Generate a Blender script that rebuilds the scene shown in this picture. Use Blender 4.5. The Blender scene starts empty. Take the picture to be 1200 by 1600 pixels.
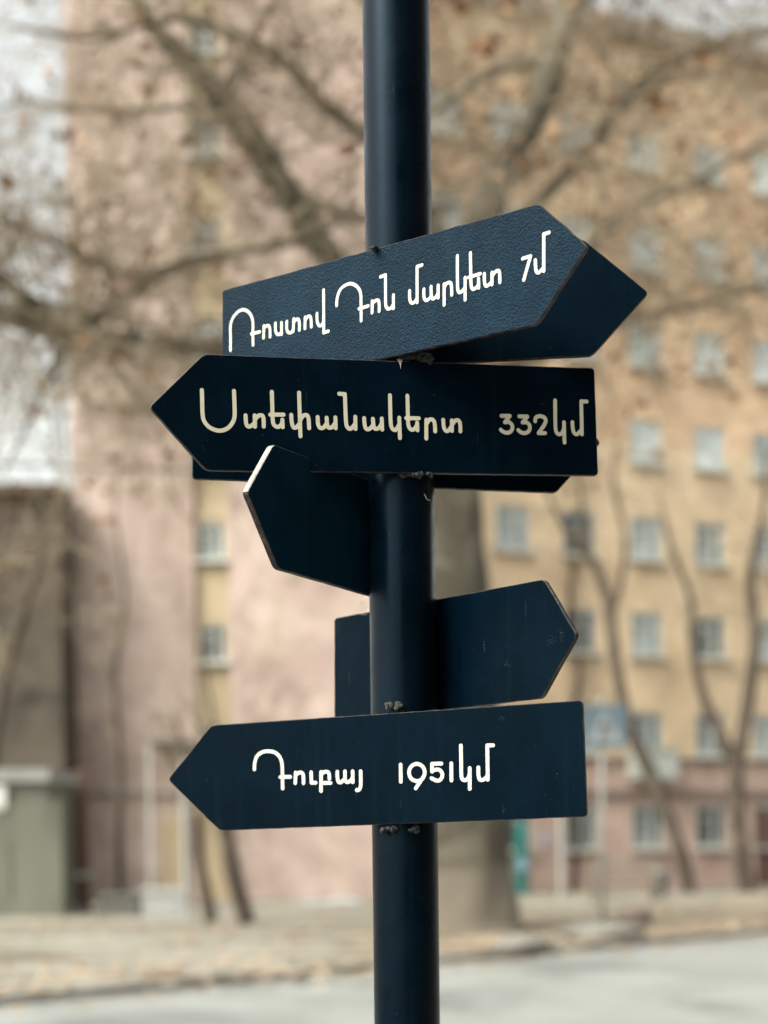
import bpy, bmesh, math, random
from mathutils import Vector, Matrix, noise
R = math.radians
scene = bpy.context.scene
col = scene.collection
random.seed(7)

# ------------------------------------------------------------------ camera
F = 2404.0                       # focal length in pixels of the 1200 x 1600 photograph
PITCH, ROLL, HORIZON = R(-2.2), -0.0115, 1317.0
CAM = Vector((0, 0, 1.6))
PPY = HORIZON + F * math.tan(-PITCH)
cd = bpy.data.cameras.new('camera')
cam = bpy.data.objects.new('camera', cd)
col.objects.link(cam)
cd.sensor_fit = 'VERTICAL'
cd.sensor_height = 36.0
cd.sensor_width = 27.0
cd.lens = F / 1600 * 36
cd.shift_y = (PPY - 800) / 1600
cd.clip_start, cd.clip_end = 0.05, 2000
ROT = Matrix.Rotation(R(90) + PITCH, 3, 'X') @ Matrix.Rotation(ROLL, 3, 'Z')
cam.matrix_world = Matrix.Translation(CAM) @ ROT.to_4x4()
cd.dof.use_dof = True
cd.dof.focus_distance = 2.50
cd.dof.aperture_fstop = 2.0
scene.camera = cam
scene.render.resolution_x, scene.render.resolution_y = 768, 1024

# ------------------------------------------------------------------ sky, sun, exposure
SUN_EL, SUN_AZ = 48.0, -122.0    # azimuth in degrees clockwise from +Y (the view direction)
world = bpy.data.worlds.new('World')
scene.world = world
world.use_nodes = True
wn, wl = world.node_tree.nodes, world.node_tree.links
bg = wn['Background']
sky = wn.new('ShaderNodeTexSky')
sky.sky_type = 'NISHITA'
sky.sun_disc = False
sky.sun_elevation = R(SUN_EL)
sky.sun_rotation = R(SUN_AZ)
sky.air_density, sky.dust_density, sky.ozone_density = 1.0, 4.0, 1.0
hs = wn.new('ShaderNodeHueSaturation')       # thin cloud cover greys the blue
hs.inputs['Saturation'].default_value = 0.25
wl.new(sky.outputs[0], hs.inputs['Color'])
cl = wn.new('ShaderNodeMix'); cl.data_type = 'RGBA'; cl.blend_type = 'MULTIPLY'
cl.inputs[0].default_value = 1.0; cl.inputs[7].default_value = (1.0, 1.0, 0.91, 1)   # warm high overcast
wl.new(hs.outputs[0], cl.inputs[6]); wl.new(cl.outputs[2], bg.inputs[0])
bg.inputs[1].default_value = 0.14
sd = bpy.data.lights.new('sun', 'SUN')
sd.energy = 1.5
sd.angle = R(40)
sd.color = (1.0, 0.96, 0.86)
sun = bpy.data.objects.new('sun', sd)
col.objects.link(sun)
sdir = Vector((math.sin(R(SUN_AZ)) * math.cos(R(SUN_EL)), math.cos(R(SUN_AZ)) * math.cos(R(SUN_EL)), math.sin(R(SUN_EL))))
sun.rotation_euler = (-sdir).to_track_quat('-Z', 'Y').to_euler()
sun.location = sdir * 60
vs = scene.view_settings
vs.view_transform, vs.look, vs.gamma, vs.exposure = 'Standard', 'None', 1.0, 1.45
scene.render.engine = 'CYCLES'
scene.cycles.use_denoising = True
scene.cycles.use_adaptive_sampling = False

# ------------------------------------------------------------------ helpers
def ray(px, py):
    return (ROT @ Vector(((px - 600) / F, -(py - PPY) / F, -1.0))).normalized()
def at(px, py, Y):
    d = ray(px, py)
    return CAM + d * (Y / d.y)
def ground_at(px, py, z=0.1):
    d = ray(px, py)
    return CAM + d * ((z - CAM.z) / d.z)
def on_plane(px, py, p0, n):
    d = ray(px, py)
    return CAM + d * ((p0 - CAM).dot(n) / d.dot(n))

def tag(o, label=None, cat=None, group=None, kind=None):
    if label: o['label'] = label
    if cat: o['category'] = cat
    if group: o['group'] = group
    if kind: o['kind'] = kind
    return o
def thing(name, loc, label, cat, group=None):
    o = bpy.data.objects.new(name, None)
    col.objects.link(o)
    o.location = loc
    o.empty_display_size = 0.3
    return tag(o, label, cat, group)

class MB:
    """collects faces in WORLD coordinates; build() links them as one mesh under a parent"""
    def __init__(self): self.v, self.f, self.mi = [], [], []
    def face(self, pts, m=0):
        i = len(self.v)
        self.v += [Vector(p) for p in pts]
        self.f.append(tuple(range(i, i + len(pts)))); self.mi.append(m)
    def prism(self, pts, ext, m=0):
        """closed solid: polygon pts swept by ext"""
        n = len(pts); i = len(self.v); e = Vector(ext)
        self.v += [Vector(p) for p in pts] + [Vector(p) + e for p in pts]
        self.f.append(tuple(range(i, i + n))); self.mi.append(m)
        self.f.append(tuple(range(i + 2 * n - 1, i + n - 1, -1))); self.mi.append(m)
        for k in range(n):
            a, b = i + k, i + (k + 1) % n
            self.f.append((b, a, a + n, b + n)); self.mi.append(m)
    def box(self, o, ux, uy, uz, m=0):
        o, ux, uy, uz = map(Vector, (o, ux, uy, uz))
        self.prism([o, o + ux, o + ux + uy, o + uy], uz, m)
    def cbox(self, c, sx, sy, sz, m=0):
        c = Vector(c)
        self.box(c - Vector((sx, sy, sz)) / 2, (sx, 0, 0), (0, sy, 0), (0, 0, sz), m)
    def tube(self, pts, rad, sides=8, m=0, caps=True, rough=0.0):
        pts = [Vector(p) for p in pts]
        n = len(pts); base = len(self.v); up = None
        for k, p in enumerate(pts):
            t = (pts[min(k + 1, n - 1)] - pts[max(k - 1, 0)])
            t = t.normalized() if t.length > 1e-9 else Vector((0, 0, 1))
            if up is None:
                up = t.orthogonal().normalized()
            up = (up - t * up.dot(t))
            up = up.normalized() if up.length > 1e-6 else t.orthogonal().normalized()
            w = t.cross(up)
            for s in range(sides):
                a = 2 * math.pi * s / sides
                r = rad[k]
                if rough: r *= 1 + rough * noise.noise(p * 1.3 + Vector((math.cos(a), math.sin(a), 0)) * 1.7)
                self.v.append(p + (up * math.cos(a) + w * math.sin(a)) * r)
        for k in range(n - 1):
            for s in range(sides):
                a = base + k * sides + s; b = base + k * sides + (s + 1) % sides
                self.f.append((a, b, b + sides, a + sides)); self.mi.append(m)
        if caps:
            self.f.append(tuple(range(base + sides - 1, base - 1, -1))); self.mi.append(m)
            self.f.append(tuple(range(base + (n - 1) * sides, base + n * sides))); self.mi.append(m)
    def blob(self, c, rx, ry, rz, m=0, rough=0.25, seed=0.0, nu=10, nv=7):
        c = Vector(c); base = len(self.v)
        for j in range(nv + 1):
            ph = math.pi * j / nv
            for i in range(nu):
                th = 2 * math.pi * i / nu
                d = Vector((math.sin(ph) * math.cos(th), math.sin(ph) * math.sin(th), math.cos(ph)))
                k = 1 + rough * noise.noise(d * 1.6 + Vector((seed, seed * 1.7, 0)))
                self.v.append(c + Vector((d.x * rx, d.y * ry, d.z * rz)) * k)
        for j in range(nv):
            for i in range(nu):
                a = base + j * nu + i; b = base + j * nu + (i + 1) % nu
                self.f.append((a, a + nu, b + nu, b)); self.mi.append(m)
    def build(self, name, mats, parent=None, smooth=False):
        loc = parent_world(parent)
        me = bpy.data.meshes.new(name)
        me.from_pydata([v - loc for v in self.v], [], self.f)
        if not isinstance(mats, (list, tuple)): mats = [mats]
        for mm in mats: me.materials.append(mm)
        me.polygons.foreach_set('material_index', self.mi)
        if smooth: me.polygons.foreach_set('use_smooth', [True] * len(self.f))
        bm = bmesh.new(); bm.from_mesh(me)
        bmesh.ops.recalc_face_normals(bm, faces=bm.faces)
        bm.to_mesh(me); bm.free()
        o = bpy.data.objects.new(name, me)
        col.objects.link(o)
        if parent: o.parent = parent
        return o
def parent_world(p):
    v = Vector((0, 0, 0))
    while p is not None:
        v += p.location; p = p.parent
    return v

# ------------------------------------------------------------------ materials
def nmat(name, rough=0.6, spec=0.5):
    m = bpy.data.materials.new(name); m.use_nodes = True
    b = m.node_tree.nodes['Principled BSDF']
    b.inputs['Roughness'].default_value = rough
    b.inputs['Specular IOR Level'].default_value = spec
    return m, m.node_tree.nodes, m.node_tree.links, b
def coords(n, l, scale=(1, 1, 1), rot=(0, 0, 0), kind='Object'):
    tc = n.new('ShaderNodeTexCoord'); mp = n.new('ShaderNodeMapping')
    mp.inputs['Scale'].default_value = scale; mp.inputs['Rotation'].default_value = rot
    l.new(tc.outputs[kind], mp.inputs[0]); return mp.outputs[0]
def noise_tex(n, l, vec, scale, detail=4, rough=0.55, dist=0.0):
    t = n.new('ShaderNodeTexNoise')
    t.inputs['Scale'].default_value = scale; t.inputs['Detail'].default_value = detail
    t.inputs['Roughness'].default_value = rough; t.inputs['Distortion'].default_value = dist
    l.new(vec, t.inputs['Vector']); return t.outputs['Fac']
def ramp(n, l, fac, stops):
    r = n.new('ShaderNodeValToRGB'); e = r.color_ramp.elements
    while len(e) < len(stops): e.new(0.5)
    for k, (p, c) in enumerate(stops):
        e[k].position = p
        e[k].color = (*c, 1) if len(c) == 3 else c
    l.new(fac, r.inputs[0]); return r.outputs[0]
def mix(n, l, fac, a, b, mode='MIX'):
    m = n.new('ShaderNodeMix'); m.data_type = 'RGBA'; m.blend_type = mode
    for sock, v in ((m.inputs[0], fac), (m.inputs[6], a), (m.inputs[7], b)):
        if hasattr(v, 'is_linked'): l.new(v, sock)
        elif isinstance(v, (int, float)): sock.default_value = v
        else: sock.default_value = (*v, 1)
    return m.outputs[2]
def bump(n, l, b, h, strength, dist):
    bp = n.new('ShaderNodeBump'); bp.inputs['Strength'].default_value = strength; bp.inputs['Distance'].default_value = dist
    l.new(h, bp.inputs['Height']); l.new(bp.outputs[0], b.inputs['Normal'])

def mottled(name, c1, c2, scale=3.0, rough=0.8, c3=None, stretch=(1, 1, 1), bmp=0.3, bdist=0.01, rot=(0, 0, 0), spec=0.3, fine=8.0):
    m, n, l, b = nmat(name, rough, spec)
    v = coords(n, l, stretch, rot)
    f = noise_tex(n, l, v, scale, 6, 0.6, 0.3)
    c = ramp(n, l, f, [(0.3, c1), (0.7, c2)])
    if c3:
        g = noise_tex(n, l, v, scale * 0.37, 4, 0.6, 0.6)
        c = mix(n, l, ramp(n, l, g, [(0.5, (0, 0, 0)), (0.62, (1, 1, 1))]), c, c3)
    l.new(c, b.inputs['Base Color'])
    if bmp: bump(n, l, b, noise_tex(n, l, v, scale * fine, 4), bmp, bdist)
    return m

def paint(name, base, peel_scale, peel, rough=0.42, streak=0.5, spec=0.06):
    """dark navy enamel with spray texture, faint run marks, dust and pin-point chips"""
    m, n, l, b = nmat(name, rough, spec)
    b.inputs['Specular Tint'].default_value = (.45, .72, 1.0, 1)
    v = coords(n, l)
    sv = coords(n, l, (55, 55, 2.2))
    st = noise_tex(n, l, sv, 1.0, 5, 0.6)
    big = noise_tex(n, l, v, 9, 4, 0.6, 0.4)
    c = mix(n, l, ramp(n, l, big, [(0.35, (0, 0, 0)), (0.75, (1, 1, 1))]), base, tuple(k * 1.8 + 0.0003 for k in base))
    stf = ramp(n, l, st, [(0.56, (0, 0, 0)), (0.78, (streak,) * 3)])
    c = mix(n, l, stf, c, (base[0] * 2 + 0.0015, base[1] * 2.2 + 0.004, base[2] * 1.5 + 0.004))
    sp = noise_tex(n, l, v, 300, 2, 0.5)
    spm = ramp(n, l, sp, [(0.745, (0, 0, 0)), (0.775, (0.55, 0.55, 0.55))])
    c = mix(n, l, spm, c, (0.07, 0.08, 0.08))
    sv2 = coords(n, l, (210, 210, 14))
    sc = noise_tex(n, l, sv2, 1.0, 2, 0.5, 0.1)
    scm = ramp(n, l, sc, [(0.735, (0, 0, 0)), (0.79, (0.35, 0.35, 0.35))])
    c = mix(n, l, scm, c, (0.05, 0.06, 0.06))
    l.new(c, b.inputs['Base Color'])
    rr = ramp(n, l, noise_tex(n, l, v, 14, 5, 0.65), [(0.3, (rough - 0.08,) * 3), (0.7, (rough + 0.14,) * 3)])
    l.new(rr, b.inputs['Roughness'])
    bump(n, l, b, noise_tex(n, l, v, peel_scale, 3, 0.55), peel, 0.0012 if peel < .5 else 0.0028)
    return m

NAVY = (0.0001, 0.0028, 0.0064)
M = {}
M['paint'] = paint('navy_enamel', NAVY, 210, 0.12)
M['paint_rough'] = paint('navy_hammered_enamel', (0.0010, 0.0078, 0.0165), 300, 1.0, 0.40, 0.6, 0.12)
M['paint_green'] = paint('navy_green_enamel', (0.0010, 0.0120, 0.0230), 200, 0.12, 0.5)
M['pole'] = paint('navy_pole_enamel', (0.0002, 0.0021, 0.0048), 160, 0.06, 0.27, spec=0.16)
def edge_mat():
    m, n, l, b = nmat('worn_edge', 0.55, 0.4)
    v = coords(n, l)
    f = noise_tex(n, l, v, 60, 5, 0.65)
    c = ramp(n, l, f, [(0.42, NAVY), (0.58, (0.03, 0.022, 0.02)), (0.72, (0.10, 0.045, 0.02))])
    l.new(c, b.inputs['Base Color'])
    bump(n, l, b, noise_tex(n, l, v, 400, 3), 0.4, 0.001)
    return m
M['edge'] = edge_mat()
M['bare'] = mottled('skylit_bare_edge', (.22, .22, .20), (.42, .42, .39), 70, .45, bmp=.3, bdist=.001)  # pale worn edge with the sky's light painted into its colour
M['letters'] = mottled('white_vinyl', (0.49, 0.49, 0.44), (0.57, 0.57, 0.51), 120, 0.55, bmp=0)
M['letters_old'] = mottled('aged_vinyl', (0.45, 0.43, 0.34), (0.53, 0.51, 0.41), 90, 0.6, bmp=0)
M['weld'] = mottled('weld_bead', (0.006, 0.010, 0.018), (0.03, 0.035, 0.04), 90, 0.5, bmp=0.6, bdist=0.002)
M['lichen'] = mottled('grey_lichen', (0.05, 0.06, 0.055), (0.12, 0.12, 0.10), 300, 0.9, bmp=0.8, bdist=0.002)
M['web'] = mottled('dusty_web', (0.45, 0.42, 0.34), (0.55, 0.52, 0.44), 50, 0.9, bmp=0)

# ------------------------------------------------------------------ the signpost
YP = 2.66
AX = at(628.5, 900, YP); AX.z = 0
RP = 103 / F * YP / 2
post = thing('signpost', (AX.x, AX.y, 0.1), 'dark navy direction signpost with arrow boards welded around one round pole', 'signpost')
mb = MB()
zs = [0.1 + 4.3 * k / 60 for k in range(61)]
mb.tube([(AX.x, AX.y, z) for z in zs], [RP] * 61, 48)
pole = mb.build('pole', M['pole'], post, smooth=True)
mb = MB(); mb.tube([(AX.x, AX.y, 0.1), (AX.x, AX.y, 0.112)], [0.15, 0.15], 32); mb.build('base_plate', M['pole'], pole)
mb = MB(); mb.tube([(AX.x, AX.y, 4.4), (AX.x, AX.y, 4.43)], [RP + 0.004, RP * 0.6], 32); mb.build('cap', M['pole'], pole)

def catmull(p, closed=False, seg=7):
    out = []
    n = len(p)
    for i in range(n if closed else n - 1):
        if closed: a, b, c, d = p[i - 1], p[i], p[(i + 1) % n], p[(i + 2) % n]
        else: a, b, c, d = p[max(i - 1, 0)], p[i], p[i + 1], p[min(i + 2, n - 1)]
        for k in range(seg):
            t = k / seg
            out.append(tuple(0.5 * (2 * b[j] + (c[j] - a[j]) * t + (2 * a[j] - 5 * b[j] + 4 * c[j] - d[j]) * t * t + (3 * b[j] - a[j] - 3 * c[j] + d[j]) * t ** 3) for j in (0, 1)))
    if not closed: out.append(p[-1])
    return out

def rounded(poly, r):
    """poly of 2-D points -> the same with rounded corners and evenly split, slightly uneven edges"""
    out = []
    n = len(poly)
    for i in range(n):
        a, b, c = (Vector(poly[(i + k) % n]) for k in (-1, 0, 1))
        d1, d2 = (a - b), (c - b)
        r_ = min(r, d1.length * 0.4, d2.length * 0.4)
        p, q = b + d1.normalized() * r_, b + d2.normalized() * r_
        for k in range(6):
            t = k / 5
            out.append(p * (1 - t) ** 2 + b * 2 * t * (1 - t) + q * t * t)
    res = []
    for i, p in enumerate(out):
        q = out[(i + 1) % len(out)]
        m = max(1, int((q - p).length / 0.012))
        for k in range(m): res.append(p + (q - p) * (k / m))
    return res

def sign(label, px_poly, yaw, off, mat, thick=0.009, radius=0.008, wob=0.0006, seed=0.0, text=None, width=5.8, lmat='letters', bare=False):
    """a welded arrow plate: yaw > 0 turns its right end away from the road user"""
    n = Vector((math.sin(R(yaw)), -math.cos(R(yaw)), 0))
    u = Vector((math.cos(R(yaw)), math.sin(R(yaw)), 0))
    p0 = AX + n * off
    pts2 = []
    for px, py in px_poly:
        q = on_plane(px, py, p0, n)
        pts2.append(((q - p0).dot(u), q.z))
    out = rounded(pts2, radius)
    out = [Vector((p.x + wob * noise.noise(Vector((p.x * 45, p.y * 45, seed))) + 0.4 * wob * noise.noise(Vector((p.x * 160, p.y * 160, seed))),
                   p.y + wob * noise.noise(Vector((p.x * 45, p.y * 45, seed + 9))))) for p in out]
    N = len(out); bv = 0.0013
    area = sum(out[i].x * out[(i + 1) % N].y - out[(i + 1) % N].x * out[i].y for i in range(N))
    sgn = 1 if area > 0 else -1
    ins = []
    for i in range(N):
        t = (out[(i + 1) % N] - out[i - 1]).normalized()
        ins.append(out[i] + Vector((-t.y, t.x)) * bv * sgn)
    W = lambda p, d: p0 + u * p.x + Vector((0, 0, p.y)) - n * d
    mb = MB()
    rings = [[W(p, 0) for p in ins], [W(p, bv) for p in out], [W(p, thick - bv) for p in out], [W(p, thick) for p in ins]]
    mb.v = [v for rg in rings for v in rg]
    mb.f.append(tuple(range(N))); mb.mi.append(0)
    mb.f.append(tuple(range(4 * N - 1, 3 * N - 1, -1))); mb.mi.append(0)
    for k in range(3):
        for i in range(N):
            a, b = k * N + i, k * N + (i + 1) % N
            mb.f.append((a, b, b + N, a + N))
            t = (out[(i + 1) % N] - out[i]).normalized() * sgn
            mb.mi.append(2 if bare and t.y < -.4 and t.x < -.1 else 1)  # only the upper-left tip edge takes the painted-in sky light
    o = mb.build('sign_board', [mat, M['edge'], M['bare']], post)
    o['label'] = label
    if text:
        tb = MB(); k = 0
        hw = width / 2 / F * (p0.y)
        for crop, strokes in text:
            for kind, pl in strokes:
                pl = [(crop[0] + x / crop[2], crop[1] + y / crop[2]) for x, y in pl]
                if kind == '~': segs = [(catmull(pl), False)]
                elif kind == 'o': segs = [(catmull(pl, True), True)]
                else: segs = [([pl[i], pl[i + 1]], False) for i in range(len(pl) - 1)]
                for sg, closed in segs:
                    k += 1
                    P = []
                    for x, y in sg:
                        q = on_plane(x, y, p0, n); P.append(Vector(((q - p0).dot(u), q.z)))
                    dz = -(0.00035 + 0.00001 * k)
                    def nrm(i):
                        if closed: t = P[(i + 1) % len(P)] - P[i - 1]
                        else: t = P[min(i + 1, len(P) - 1)] - P[max(i - 1, 0)]
                        t.normalize(); return Vector((-t.y, t.x))
                    rng = range(len(P)) if closed else range(len(P) - 1)
                    for i in rng:
                        j = (i + 1) % len(P)
                        a, b = nrm(i) * hw, nrm(j) * hw
                        tb.face([W(P[i] + a, dz), W(P[j] + b, dz), W(P[j] - b, dz), W(P[i] - a, dz)])
                    if not closed:
                        for e, s in ((0, 1), (len(P) - 1, -1)):
                            a = nrm(e) * hw * s
                            tb.face([W(P[e] + Vector((a.x * math.cos(t) - a.y * math.sin(t), a.x * math.sin(t) + a.y * math.cos(t))), dz) for t in [math.pi * q / 10 for q in range(11)]])
        lt = MBnoflip(tb, 'lettering', M[lmat], o)
    return o, p0, n, u
def MBnoflip(tb, name, mat, parent):
    return tb.build(name, mat, parent)

TEXT_A = [((350, 440, 6), [
    ('~', [(62, 645), (62, 520), (62, 420), (80, 350), (125, 290), (180, 264), (230, 285), (262, 335), (272, 390), (272, 480), (273, 595)]), ('|', [(258, 490), (335, 472)]),
    ('|', [(375, 415), (372, 528)]), ('~', [(375, 440), (395, 418), (420, 415), (432, 445), (433, 518)]),
    ('~', [(483, 390), (485, 460), (500, 492), (525, 492), (543, 465)]), ('|', [(540, 385), (541, 495)]),
    ('~', [(590, 375), (590, 445), (607, 478), (635, 475), (652, 440)]), ('|', [(655, 350), (650, 468)]), ('~', [(655, 385), (680, 355), (702, 360), (708, 400), (708, 455)]),
    ('|', [(762, 335), (760, 440)]), ('~', [(762, 365), (785, 330), (808, 328), (818, 360), (820, 425)]),
    ('~', [(873, 300), (875, 370), (890, 410), (915, 410), (933, 380)]), ('|', [(935, 80), (937, 480), (980, 465)])]),
  ((515, 400, 8), [
    ('~', [(90, 620), (95, 540), (125, 440), (185, 375), (265, 347), (335, 375), (380, 435), (393, 500), (395, 600), (396, 700), (397, 810)]), ('|', [(370, 660), (485, 625)]),
    ('|', [(535, 565), (533, 710)]), ('~', [(540, 595), (575, 560), (608, 555), (620, 590), (622, 690)]),
    ('|', [(638, 262), (700, 238), (702, 570)]), ('~', [(702, 560), (705, 620), (730, 660), (770, 650), (800, 600)]), ('|', [(800, 490), (800, 655)])]),
  ((630, 380, 7.5), [
    ('~', [(77, 560), (78, 640), (90, 690), (120, 700), (150, 670), (165, 640)]), ('|', [(165, 695), (165, 275), (222, 258)]),
    ('~', [(245, 540), (245, 620), (260, 665), (290, 665), (325, 630)]), ('|', [(328, 510), (330, 615)]), ('~', [(330, 610), (340, 645), (360, 650), (390, 625), (408, 590)]), ('|', [(412, 495), (412, 640)]),
    ('|', [(482, 480), (482, 725)]), ('~', [(485, 520), (515, 470), (555, 465), (567, 500), (572, 605)]),
    ('~', [(637, 150), (637, 300), (638, 420), (641, 530), (655, 575), (685, 570), (725, 525)]), ('|', [(728, 405), (728, 665)]),
    ('~', [(790, 115), (793, 300), (797, 470), (805, 520), (825, 540), (860, 520), (885, 480)]), ('|', [(885, 415), (888, 525)]), ('|', [(768, 402), (905, 360)]),
    ('~', [(953, 360), (955, 450), (970, 500), (1005, 490), (1040, 450)]), ('|', [(1043, 345), (1043, 485)]), ('~', [(1045, 390), (1085, 335), (1120, 325), (1133, 365), (1135, 460)])]),
  ((780, 350, 12), [
    ('|', [(445, 650), (592, 605), (465, 1050)]),
    ('~', [(682, 680), (688, 830), (710, 905), (750, 910), (800, 860), (838, 810)]), ('|', [(840, 885), (840, 192), (940, 162)])])]
TEXT_B = [((300, 590, 6), [
    ('~', [(92, 118), (95, 220), (98, 330), (110, 400), (150, 455), (205, 487), (265, 498), (325, 480), (372, 435), (398, 370), (398, 250), (393, 125)]),
    ('~', [(502, 355), (506, 420), (520, 455), (550, 455), (590, 425)]), ('|', [(587, 355), (590, 460)]), ('~', [(590, 395), (620, 360), (655, 355), (670, 385), (672, 460)]),
    ('~', [(748, 135), (752, 260), (757, 400), (770, 445), (800, 463), (830, 450), (848, 415)]), ('|', [(847, 395), (850, 465)]), ('|', [(733, 348), (858, 348)]),
    ('~', [(930, 350), (935, 420), (950, 465), (975, 468), (1010, 430)]), ('|', [(1003, 142), (1016, 550)]), ('~', [(1015, 400), (1040, 360), (1075, 352), (1092, 385), (1097, 475)])]),
  ((480, 590, 4.615), [
    ('~', [(75, 285), (78, 335), (92, 362), (115, 362), (138, 335)]), ('|', [(140, 290), (142, 335)]), ('~', [(142, 330), (150, 358), (165, 362), (185, 352), (203, 325)]), ('|', [(203, 288), (205, 365)]),
    ('|', [(230, 117), (271, 120), (278, 305)]), ('~', [(278, 300), (283, 345), (300, 368), (320, 365), (345, 335)]), ('|', [(346, 283), (348, 370)]),
    ('~', [(410, 293), (414, 340), (425, 370), (450, 370), (473, 345)]), ('|', [(473, 298), (476, 340)]), ('~', [(476, 335), (484, 365), (500, 370), (520, 360), (537, 330)]), ('|', [(537, 296), (540, 375)]),
    ('~', [(596, 128), (598, 220), (600, 300), (605, 350), (620, 375), (640, 375), (662, 340)]), ('|', [(663, 290), (668, 437)]),
    ('~', [(722, 132), (724, 220), (726, 290), (730, 345), (745, 373), (770, 373), (790, 345)]), ('|', [(792, 325), (795, 380)]), ('|', [(713, 293), (805, 294)]),
    ('|', [(858, 305), (858, 440)]), ('~', [(860, 335), (880, 305), (905, 305), (918, 330), (922, 388)]),
    ('~', [(980, 305), (985, 360), (1000, 385), (1020, 380), (1042, 350)]), ('|', [(1042, 310), (1043, 385)]), ('~', [(1045, 340), (1065, 312), (1090, 310), (1102, 335), (1104, 388)])]),
  ((770, 610, 7.5), [
    ('|', [(100, 300), (198, 300), (140, 375)]), ('~', [(140, 375), (185, 372), (220, 400), (228, 440), (210, 480), (165, 498), (120, 485), (92, 462)]),
    ('|', [(308, 305), (403, 307), (347, 378)]), ('~', [(347, 378), (390, 375), (425, 403), (433, 445), (415, 483), (370, 502), (325, 490), (297, 466)]),
    ('~', [(495, 362), (500, 325), (530, 305), (570, 305), (608, 325), (618, 365), (595, 415), (535, 500)]), ('|', [(535, 502), (612, 502)]),
    ('~', [(728, 118), (730, 300), (733, 440), (745, 495), (775, 515), (810, 500), (830, 450)]), ('|', [(832, 375), (838, 612)]),
    ('~', [(930, 375), (935, 440), (948, 495), (975, 515), (1005, 500), (1035, 465)]), ('|', [(1042, 515), (1034, 130), (1098, 132)])])]
TEXT_H = [((390, 1160, 6.316), [
    ('~', [(48, 265), (52, 200), (75, 135), (125, 97), (185, 87), (250, 100), (298, 145), (320, 210), (325, 300), (326, 380), (327, 455)]), ('|', [(303, 342), (402, 340)]),
    ('|', [(455, 298), (452, 402)]), ('~', [(458, 320), (485, 300), (515, 300), (530, 325), (533, 402)]),
    ('|', [(608, 295), (611, 398), (653, 398)]),
    ('|', [(706, 292), (706, 480)]), ('~', [(706, 325), (730, 295), (765, 290), (785, 310), (788, 360)]), ('|', [(706, 400), (800, 400)]),
    ('~', [(867, 290), (868, 350), (880, 390), (905, 392), (938, 360)]), ('|', [(942, 285), (942, 355)]), ('~', [(942, 350), (950, 385), (975, 390), (1000, 375), (1017, 350)]), ('|', [(1018, 285), (1020, 392)]),
    ('~', [(1097, 285), (1098, 400), (1092, 450), (1075, 470), (1058, 470)])]),
  ((610, 1150, 6.667), [
    ('|', [(107, 298), (110, 475)]),
    ('o', [(277 + 82 * math.cos(t * math.pi / 4), 380 + 90 * math.sin(t * math.pi / 4)) for t in range(8)]), ('|', [(348, 420), (265, 545)]),
    ('|', [(532, 287), (435, 290), (435, 370)]), ('~', [(435, 365), (475, 350), (515, 355), (540, 390), (538, 430), (510, 462), (475, 462), (430, 440)]),
    ('|', [(635, 285), (637, 462)]),
    ('~', [(735, 100), (738, 280), (740, 410), (752, 450), (780, 460), (810, 440), (825, 400)]), ('|', [(827, 335), (828, 550)]),
    ('~', [(917, 328), (918, 400), (930, 450), (960, 458), (990, 440), (1015, 410)]), ('|', [(1015, 455), (1010, 98), (1070, 97)])])]

FRONT = RP + 0.011
sA = sign('tilted-looking upper board with three white words, arrow to the right, pebbled paint', [(347, 454), (842, 318), (918, 385), (838, 507), (347, 617)], -35, FRONT, M['paint_rough'], seed=1, wob=0.0012, text=TEXT_A, width=5.2)
sB = sign('wide dark board with cream lettering and 332, arrow to the left', [(233, 636), (318, 553), (929, 575), (935, 743), (322, 735)], 15, FRONT, M['paint'], seed=2, text=TEXT_B, width=6.1, lmat='letters_old')
sC = sign('board hidden behind the cream lettered one, arrow to the right', [(300, 592), (868, 604), (939, 692), (869, 770), (300, 748)], 12, -RP - 0.001, M['paint'], seed=3)
sD = sign('blank upper board, arrow to the right, behind the pebbled one', [(640, 392), (910, 373), (1014, 457), (925, 556), (640, 570)], -7, -0.02, M['paint'], seed=4)
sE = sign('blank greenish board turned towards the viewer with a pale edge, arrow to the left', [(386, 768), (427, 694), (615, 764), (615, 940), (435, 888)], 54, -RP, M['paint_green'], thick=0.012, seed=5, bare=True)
sF = sign('blank board behind the pole, arrow to the right, scuffed near its tip', [(522, 966), (850, 905), (901, 992), (846, 1091), (522, 1129)], -48, -RP, M['paint'], seed=6)
sH = sign('lowest board with white lettering and 1951, arrow to the left', [(262, 1218), (330, 1133), (910, 1094), (917, 1276), (343, 1298)], -22, FRONT, M['paint'], seed=7, text=TEXT_H, width=6.0)

# weld beads, dirt and webs where the boards meet the pole
rnd = random.Random(3)
mb = MB()
def bead(px, py, Y, r, k=5, spread=10):
    for i in range(k):
        c = at(px + rnd.uniform(-spread, spread), py + rnd.uniform(-2.5, 2.5), Y + rnd.uniform(-0.004, 0.004))
        mb.blob(c, r * rnd.uniform(.6, 1.2), r * rnd.uniform(.6, 1.2), r * rnd.uniform(.5, 1), rough=.6, seed=rnd.random() * 9, nu=8, nv=6)
bead(650, 560, YP - RP - 0.001, 0.0075, 12, 24)
bead(655, 743, YP - RP - 0.001, 0.006, 12, 28)
bead(625, 1296, YP - RP - 0.001, 0.006, 10, 28)
bead(588, 389, YP - RP - 0.004, 0.005, 5, 6)
for k in range(9):
    c = at(684 + rnd.uniform(-1, 1), 955 + k * 16, YP + 0.03)
    mb.blob(c, .006, .006, .008, rough=.6, seed=k, nu=8, nv=6)
mb.build('weld_bead', M['weld'], pole, smooth=True)
mb = MB()
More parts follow.
